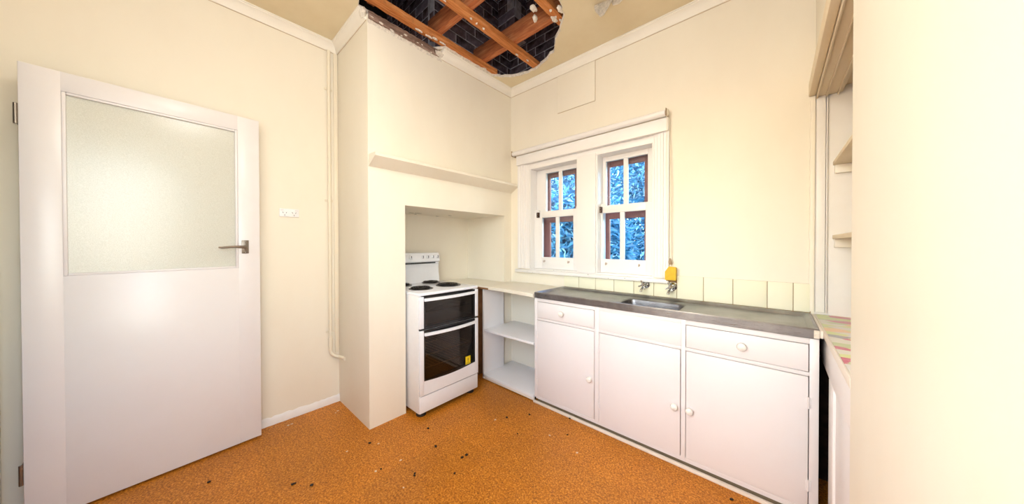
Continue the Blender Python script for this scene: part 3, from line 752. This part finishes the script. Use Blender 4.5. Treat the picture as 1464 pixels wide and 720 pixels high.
def cdoor(x0, x1, z0, z1, kx, kz, hx):
    o = B().box(x0+.003, x1-.003, KY-.003, KY+.016, z0+.003, z1-.003, .0016).build('cabinet_door', 'white', sc)
    knob(o, kx, kz, KY-.002)
    for zz in (z0+.11, z1-.12):
        B().lathe((hx, KY-.003, zz-.026), (0, 0, 1), [(0, .0042), (.052, .0042)], 8).box(hx-.010, hx+.010, KY-.0035, KY-.0005, zz-.024, zz+.024, .0008).build('hinge', 'hinge', o)
cdoor(.658, 1.150, .066, .672, 1.118, .338, .660)
cdoor(1.180, 1.676, .060, .672, 1.646, .342, 1.182)
cdoor(1.699, 2.191, .066, .672, 1.722, .345, 2.189)
for x0, x1, kx in ((.658, 1.150, .892), (1.699, 2.191, 1.950)):
    o = B().box(x0+.003, x1-.003, KY-.003, KY+.016, .693, .815, .0016).build('drawer', 'white', sc); knob(o, kx, .755, KY-.002, .021)
box('false_drawer_panel', 1.1805, 1.6755, KY+.0005, KY+.014, .6905, .8175, 'white', sc, .001)

# ---- stainless sink top
sk = empty('sink_bench', (1.43, -.21, .845), 'long stainless steel sink bench with a bowl and two draining boards', 'sink')
X0, X1, Y0, Y1 = .634, 2.222, -.432, -.011
b = B(); 
L = [rrect(X0, X1, Y0, Y1, .004, .8455), rrect(X0, X1, Y0, Y1, .004, .886), rrect(X0+.003, X1-.003, Y0+.003, Y1-.003, .006, .891), rrect(X0+.014, X1-.014, Y0+.010, Y1-.022, .012, .892),
     rrect(X0+.022, X1-.022, Y0+.016, Y1-.030, .016, .888), rrect(X0+.034, X1-.034, Y0+.026, Y1-.044, .022, .8765), rrect(X0+.06, X1-.06, Y0+.040, Y1-.056, .03, .8745),
     rrect(1.255, 1.650, -.362, -.095, .052, .8735), rrect(1.262, 1.643, -.355, -.102, .046, .8715), rrect(1.270, 1.635, -.347, -.110, .042, .866), rrect(1.282, 1.623, -.335, -.122, .05, .742), rrect(1.30, 1.605, -.317, -.140, .05, .728), rrect(1.42, 1.485, -.26, -.195, .03, .724)]
b.loops(L, False, True).build('bench_top', 'steel', sk, ang=26)
B().lathe((1.4525, -.2275, .7245), (0, 0, 1), [(0, .032), (.003, .030), (.002, .02), (.0022, .004)], 20).build('waste', 'chrome', sk)
box('white_tape', 2.204, 2.2225, -.4345, -.4315, .850, .886, 'plaster', sk, .0005)

# ---- wall taps over the sink
for tx, lab in ((1.357, 'chrome wall tap with four-armed handle over the middle of the sink bowl'), (1.537, 'chrome wall tap with four-armed handle directly below the yellow tag')):
    tp = empty('wall_tap', (tx, -.01, .975), lab, 'tap', 'wall taps over the sink')
    z = .972
    B().lathe((tx, -.009, z), (0, -1, 0), [(0, .027), (.004, .027), (.010, .020), (.014, .013)], 22).build('flange', 'chrome', tp)
    B().lathe((tx, -.020, z), (0, -1, 0), [(0, .012), (.022, .013), (.026, .017), (.040, .017), (.044, .012), (.056, .010), (.062, .008)], 18).build('tap_body', 'chrome', tp)
    B().tube([(tx, -.050, z-.010), (tx-.004, -.062, z-.020), (tx-.008, -.078, z-.026), (tx-.010, -.090, z-.034), (tx-.010, -.094, z-.046)], [.010, .010, .0095, .009, .009], 12).build('spout', 'chrome', tp)
    h = B().lathe((tx, -.082, z+.004), (0, -1, 0), [(-.004, .010), (.008, .012), (.013, .008)], 14)
    for k in range(4):
        a = math.radians(25+90*k); dx, dz = math.cos(a), math.sin(a)
        h.tube([(tx+dx*.006, -.080, z+.004+dz*.006), (tx+dx*.024, -.082, z+.004+dz*.024), (tx+dx*.030, -.082, z+.004+dz*.030), (tx+dx*.034, -.082, z+.004+dz*.034)], [.0045, .0045, .0062, .004], 8)
    h.build('cross_handle', 'chrome', tp)

# ---- roller blind with its cord
rb = empty('roller_blind', (.79, -.03, 2.16), 'white roller blind rolled up tight above the window', 'blind')
B().lathe((.072, -.052, 2.186), (1, 0, 0), [(0, .010), (.004, .022), (.010, .0235), (1.420, .0235), (1.426, .022), (1.428, .01)], 26).build('fabric_roll', 'trim', rb)
for xx in (.0665, 1.5015): B().box(xx, xx+.004, -.072, -.001, 2.162, 2.215, .0015).build('bracket', 'beige_knob', rb)
pts = [(1.512, -.074, 2.186)]+[(1.512, -.052-.022*math.cos(math.pi*k/10), 2.186+.022*math.sin(math.pi*k/10)) for k in range(1, 10)]+[(1.512, -.030, 2.186)]
pts = [(1.522, -.060, 1.17), (1.514, -.074, 1.6)]+pts+[(1.530, -.032, 1.7), (1.532, -.032, 1.17)]
B().tube(pts, .0022, 6).build('cord', 'conduit', rb)
B().lathe((1.509, -.052, 2.186), (1, 0, 0), [(0, .020), (.007, .020)], 18).build('chain_wheel', 'conduit', rb)
B().lathe((1.527, -.044, 1.128), (0, 0, 1), [(0, .006), (.006, .010), (.022, .011), (.036, .007), (.044, .004)], 12).build('cord_pull', 'beige_knob', rb)
yt = empty('yellow_tag', (1.53, -.04, 1.02), 'folded yellow tag on the wall beside the window sill', 'tag')
b = B(); b.prism([(1.497, 1.022), (1.566, 1.022), (1.566, 1.113), (1.522, 1.116), (1.497, 1.078)], 1, -.058, -.052); b.build('card', 'yellow', yt)
b = B(); b.prism([(1.502, 1.022), (1.562, 1.022), (1.562, 1.106), (1.524, 1.108), (1.502, 1.074)], 1, -.0515, -.009); b.build('box_body', 'yellow', yt)
box('card_edge', 1.505, 1.566, -.0585, -.050, 1.016, 1.0215, 'yellow_dark', yt, 0)

# ---- power outlet on the left wall
ol = empty('power_outlet', (XL, -1.78, 1.50), 'white double power outlet with two switches on the cream wall beside the door', 'power outlet')
y0, y1, z0, z1 = -1.842, -1.724, 1.474, 1.532
B().box(XL, XL+.010, y0, y1, z0, z1, .004).build('plate', 'outlet', ol)
for cy in (-1.811, -1.755):
    sp = B()
    for dy, dz, rot in ((-.010, .006, .5), (.010, .006, -.5), (0, -.012, 0)):
        t = bmesh.new(); bmesh.ops.create_cube(t, size=1)
        for q in t.verts:
            a, c = q.co.y*.0028, q.co.z*.0095; q.co = Vector((XL+.0103+q.co.x*.0012, cy+dy+a*math.cos(rot)-c*math.sin(rot), 1.498+dz+a*math.sin(rot)+c*math.cos(rot)))
        sp.add(t)
    sp.build('socket', 'slot', ol)
for cy in (-1.826, -1.740): B().box(XL+.0095, XL+.013, cy-.008, cy+.008, 1.518, 1.525, .001).build('switch', 'hinge', ol)

# ---- conduit in the corner of the left wall
cp = empty('conduit_pipe', (XL, -1.52, .36), 'cream painted conduit pipe running down the corner and bending at its foot', 'pipe')
yy, xx = -1.525, XL+.016
pts = [(xx, yy, 2.802), (xx, yy, 2.0), (xx, yy, 1.0), (xx, yy, .44)]+[(xx+.045*(1-math.cos(a)), yy+.055*(1-math.cos(a))*.9, .44-.06*math.sin(a)) for a in [math.pi/2*k/7 for k in range(1, 8)]]+[(xx+.09, -1.464, .377), (xx+.12, -1.4585, .374)]
B().tube(pts, .0125, 12).build('pipe', 'conduit', cp)
B().tube([(xx, yy, .46), (xx, yy, .53)], .0155, 12).build('coupling', 'conduit', cp)
for zz in (2.50, 1.62, .58): B().box(XL, XL+.006, yy-.028, yy+.028, zz-.009, zz+.009, .002).tube([(xx, yy, zz-.009), (xx, yy, zz+.009)], .0148, 12).build('saddle_clip', 'conduit', cp)
box('corner_cover_strip', XL, XL+.012, -1.490, -1.459, .40, 2.802, 'conduit', wc, .004)

# ---- alcove bench, shelves
ab = empty('alcove_bench', (2.52, -.53, 0), 'built-in alcove bench with pink and green patchwork vinyl top', 'bench')
box('bench_top', 2.240, 2.815, -1.05, -.002, .862, .889, 'vinyl', ab, .002)
box('top_edge_strip', 2.234, 2.2395, -1.049, -.012, .858, .890, 'edge', ab, .001)
box('filler_strip', 2.2235, 2.2335, -.430, -.012, .852, .886, 'edge', ab, .001)
box('fascia', 2.242, 2.260, -1.049, -.030, .715, .8575, 'white', ab, .001)
box('stile', 2.242, 2.258, -.640, -.524, 0, .714, 'white', ab, .003)
box('shade_end_lining', 2.245, 2.40, -.016, -.004, 0, .86, 'darkwood', ab, 0)  # dark linings put the enclosed gap's shade into colour, around the rotten wood
box('shade_top_lining', 2.262, 2.40, -1.0, -.017, .845, .8615, 'darkwood', ab, 0)
box('front_panel', 2.250, 2.264, -1.049, -.641, 0, .714, 'white', ab, .002)
box('shade_lining', 2.40, 2.42, -1.0, -.02, 0, .86, 'darkwood', ab, 0)
box('dark_stud', 2.300, 2.345, -.40, -.36, 0, .86, 'darkwood', ab, .003)
for z, lab in ((1.687, 'upper white painted shelf inside the alcove, above the lower one'), (1.297, 'lower white painted shelf inside the alcove, nearest the patchwork bench')):
    e = empty('alcove_shelf', (2.55, -.53, z-.02), lab, 'shelf', 'shelves in the alcove')
    box('shelf_board', 2.300, 2.818, -1.055, .002, z, z+.020, 'soffit', e, .002)
    box('cleat', 2.306, 2.80, -.020, .002, z-.045, z-.0005, 'cornice', e, .002)

# ---- unseen pendant lamp, added to brighten the upper walls
pl = empty('added_pendant_lamp', (1.25, -2.05, ZC), 'unseen bare bulb pendant lamp added for fill, on a short cord from the ceiling', 'lamp')
B().lathe((1.25, -2.05, ZC), (0, 0, -1), [(0, .045), (.012, .043), (.022, .02)], 20).build('ceiling_rose', 'outlet', pl)
B().tube([(1.25, -2.05, ZC-.02), (1.25, -2.05, ZC-.17)], .004, 8).build('cord', 'outlet', pl)
B().lathe((1.25, -2.05, ZC-.16), (0, 0, -1), [(0, .012), (.01, .02), (.055, .021), (.06, .016)], 16).build('lamp_holder', 'outlet', pl)
mb = MT('lit_bulb'); mb.b.inputs['Emission Color'].default_value = (1, .9, .75, 1); mb.b.inputs['Emission Strength'].default_value = 6
B().lathe((1.25, -2.05, ZC-.215), (0, 0, -1), [(0, .014), (.02, .018), (.045, .03), (.065, .032), (.085, .024), (.096, .008)], 18).build('bulb', mb.m, pl)
pt = bpy.data.lights.new('added_bulb_light', 'POINT'); pt.energy = 27; pt.shadow_soft_size = .07; pt.color = (1, .99, .965)
po = bpy.data.objects.new('added_bulb_light', pt); COL.objects.link(po); po.parent = pl; po.location = (0, 0, -.27)

# ---- sooty cracks under the head of the stove recess
for px, py, ln, sw in ((588, 304.2, .05, .006), (598, 304.6, .06, .005), (594, 306.0, .02, .012), (625, 309, .035, .006), (643, 308, .04, .006)):
    d = r2*((px-732)/FPX)+u2*(-(py-CY)/FPX)+F; tq = (1.564-CAM.z)/d.z; q = CAM+d*tq; q.x = max(q.x, XL+.02)
    lump('soot_crack', (q.x, q.y, 1.5645), (sw, ln*.6, .0012), 'darkwood', wc, int(px), 2)

# ---- bits of debris on the floor
dark = [(1.60, -1.75), (.71, -1.05), (.62, -1.30)]
def at_floor(px, py):
    d = r2*((px-732)/FPX)+u2*(-(py-CY)/FPX)+F; t = -CAM.z/d.z; q = CAM+d*t; return q.x, q.y
crumbs = [(528.5, 633.5), (545, 670.5), (593, 677), (592.5, 680), (612, 612.5), (623, 638.5), (650, 677), (661, 654), (667, 650.5), (724.5, 597), (740, 620), (757, 592.5), (811, 621.5), (446, 693.5), (419.5, 692), (422, 691), (299, 689), (814.5, 598.5), (1046, 714.5)]
flakes = [(496, 645), (541, 634), (537, 673.5), (825, 647), (577, 697), (412, 608), (417, 606), (786, 622), (708, 600), (480, 590), (483, 587), (573, 658)]
for i, (px, py) in enumerate(crumbs):
    x, y = at_floor(px, py); s = random.uniform(.006, .010)
    o = lump('debris_crumb', (x, y, s*.45), (s*1.3, s, s*.45), 'crumb', None, 100+i, 1); o.rotation_euler.z = random.uniform(0, 3)
    CL = {0: 'dark crumb lying just off the outer corner of the chimney breast', 4: 'dark crumb lying on the floor in front of the stove corner by the niche', 16: 'dark crumb lying beside the bottom edge of the open door',
          17: 'dark crumb against the strip under the first sink cabinet door', 18: 'dark crumb by the strip under the sink cabinet door beside the alcove', 11: 'dark crumb lying in front of the bottom of the open shelf unit'}
    PR = 'dark crumb lying tight beside another dark crumb on the cork floor'; SG = 'single dark crumb lying in the open middle of the cork floor'
    tag(o, CL.get(i, PR if i in (2, 3, 7, 8, 14, 15) else SG), 'debris', 'dark crumbs on the floor')
for i, (px, py) in enumerate(flakes):
    x, y = at_floor(px, py); s = random.uniform(.004, .008)
    o = lump('paint_flake', (x, y, .0015), (s*1.4, s, .0014), 'flake', None, 200+i, 1); o.rotation_euler.z = random.uniform(0, 3)
    lb = 'pale paint flake on the floor by the skirting next to the open door' if i in (5, 6) else 'pale paint flake in the corner between skirting and chimney breast' if i in (9, 10) else 'pale paint flake lying on the open cork floor away from the walls'
    tag(o, lb, 'debris', 'pale flakes on the floor')

# ================================================================== OUTSIDE THE WINDOW
struct(box('floor_garden', -12, 9, .4, 14, -.35, -.3, 'concrete', bev=0))
def tree(name, base, crown, n, size, label, seed):
    rnd = random.Random(seed); e = empty(name, base, label, 'tree', 'trees outside the window')
    bx, by, bz = base; cx, cy, cz, rx, ry, rz = crown
    B().tube([(bx, by, bz), (bx+.05, by, bz+.6), (cx-.05, cy, cz-rz*.2), (cx, cy, cz+rz*.5)], [.09, .07, .05, .02], 8).build('trunk', 'bark', e)
    vs, fs = [], []
    for i in range(n):
        while True:
            p = Vector((rnd.uniform(-1, 1), rnd.uniform(-1, 1), rnd.uniform(-1, 1)))
            if p.length < 1: break
        p = Vector((cx+p.x*rx, cy+p.y*ry, cz+p.z*rz))
        d = Vector((rnd.gauss(0, 1), rnd.gauss(0, 1), rnd.gauss(-.3, .7))).normalized(); sd = d.cross(Vector((rnd.gauss(0, 1), rnd.gauss(0, 1), rnd.gauss(0, 1)))).normalized()
        nv = d.cross(sd); l = size*rnd.uniform(.7, 1.4); wd = l*.16
        k = len(vs)
        for q in (p, p+d*l*.45+sd*wd+nv*wd*.4, p+d*l, p+d*l*.45-sd*wd+nv*wd*.4): vs.append(q-Vector(base))
        fs += [(k, k+1, k+2), (k, k+2, k+3)]
    me = bpy.data.meshes.new('foliage'); me.from_pydata(vs, [], fs); me.materials.append(M['leaf'])
    o = link('foliage', me, e); o['kind'] = 'stuff'
    return e
tree('leafy_tree', (-1.2, 2.7, -.3), (-1.05, 2.7, 1.1, 1.35, .65, 1.2), 19000, .16, 'blue-green leafy shrub close outside the window panes', 1)
tree('leafy_tree', (-3.4, 5.1, -.3), (-3.3, 5.1, 2.6, 1.75, .9, 2.4), 17000, .15, 'taller pale blue-green tree behind the shrub outside the window', 2)
tree('leafy_tree', (-.1, 5.1, -.3), (-.1, 5.1, 2.4, 1.2, .9, 2.2), 15000, .15, 'blue-green tree showing through the panes nearest the taps', 3)
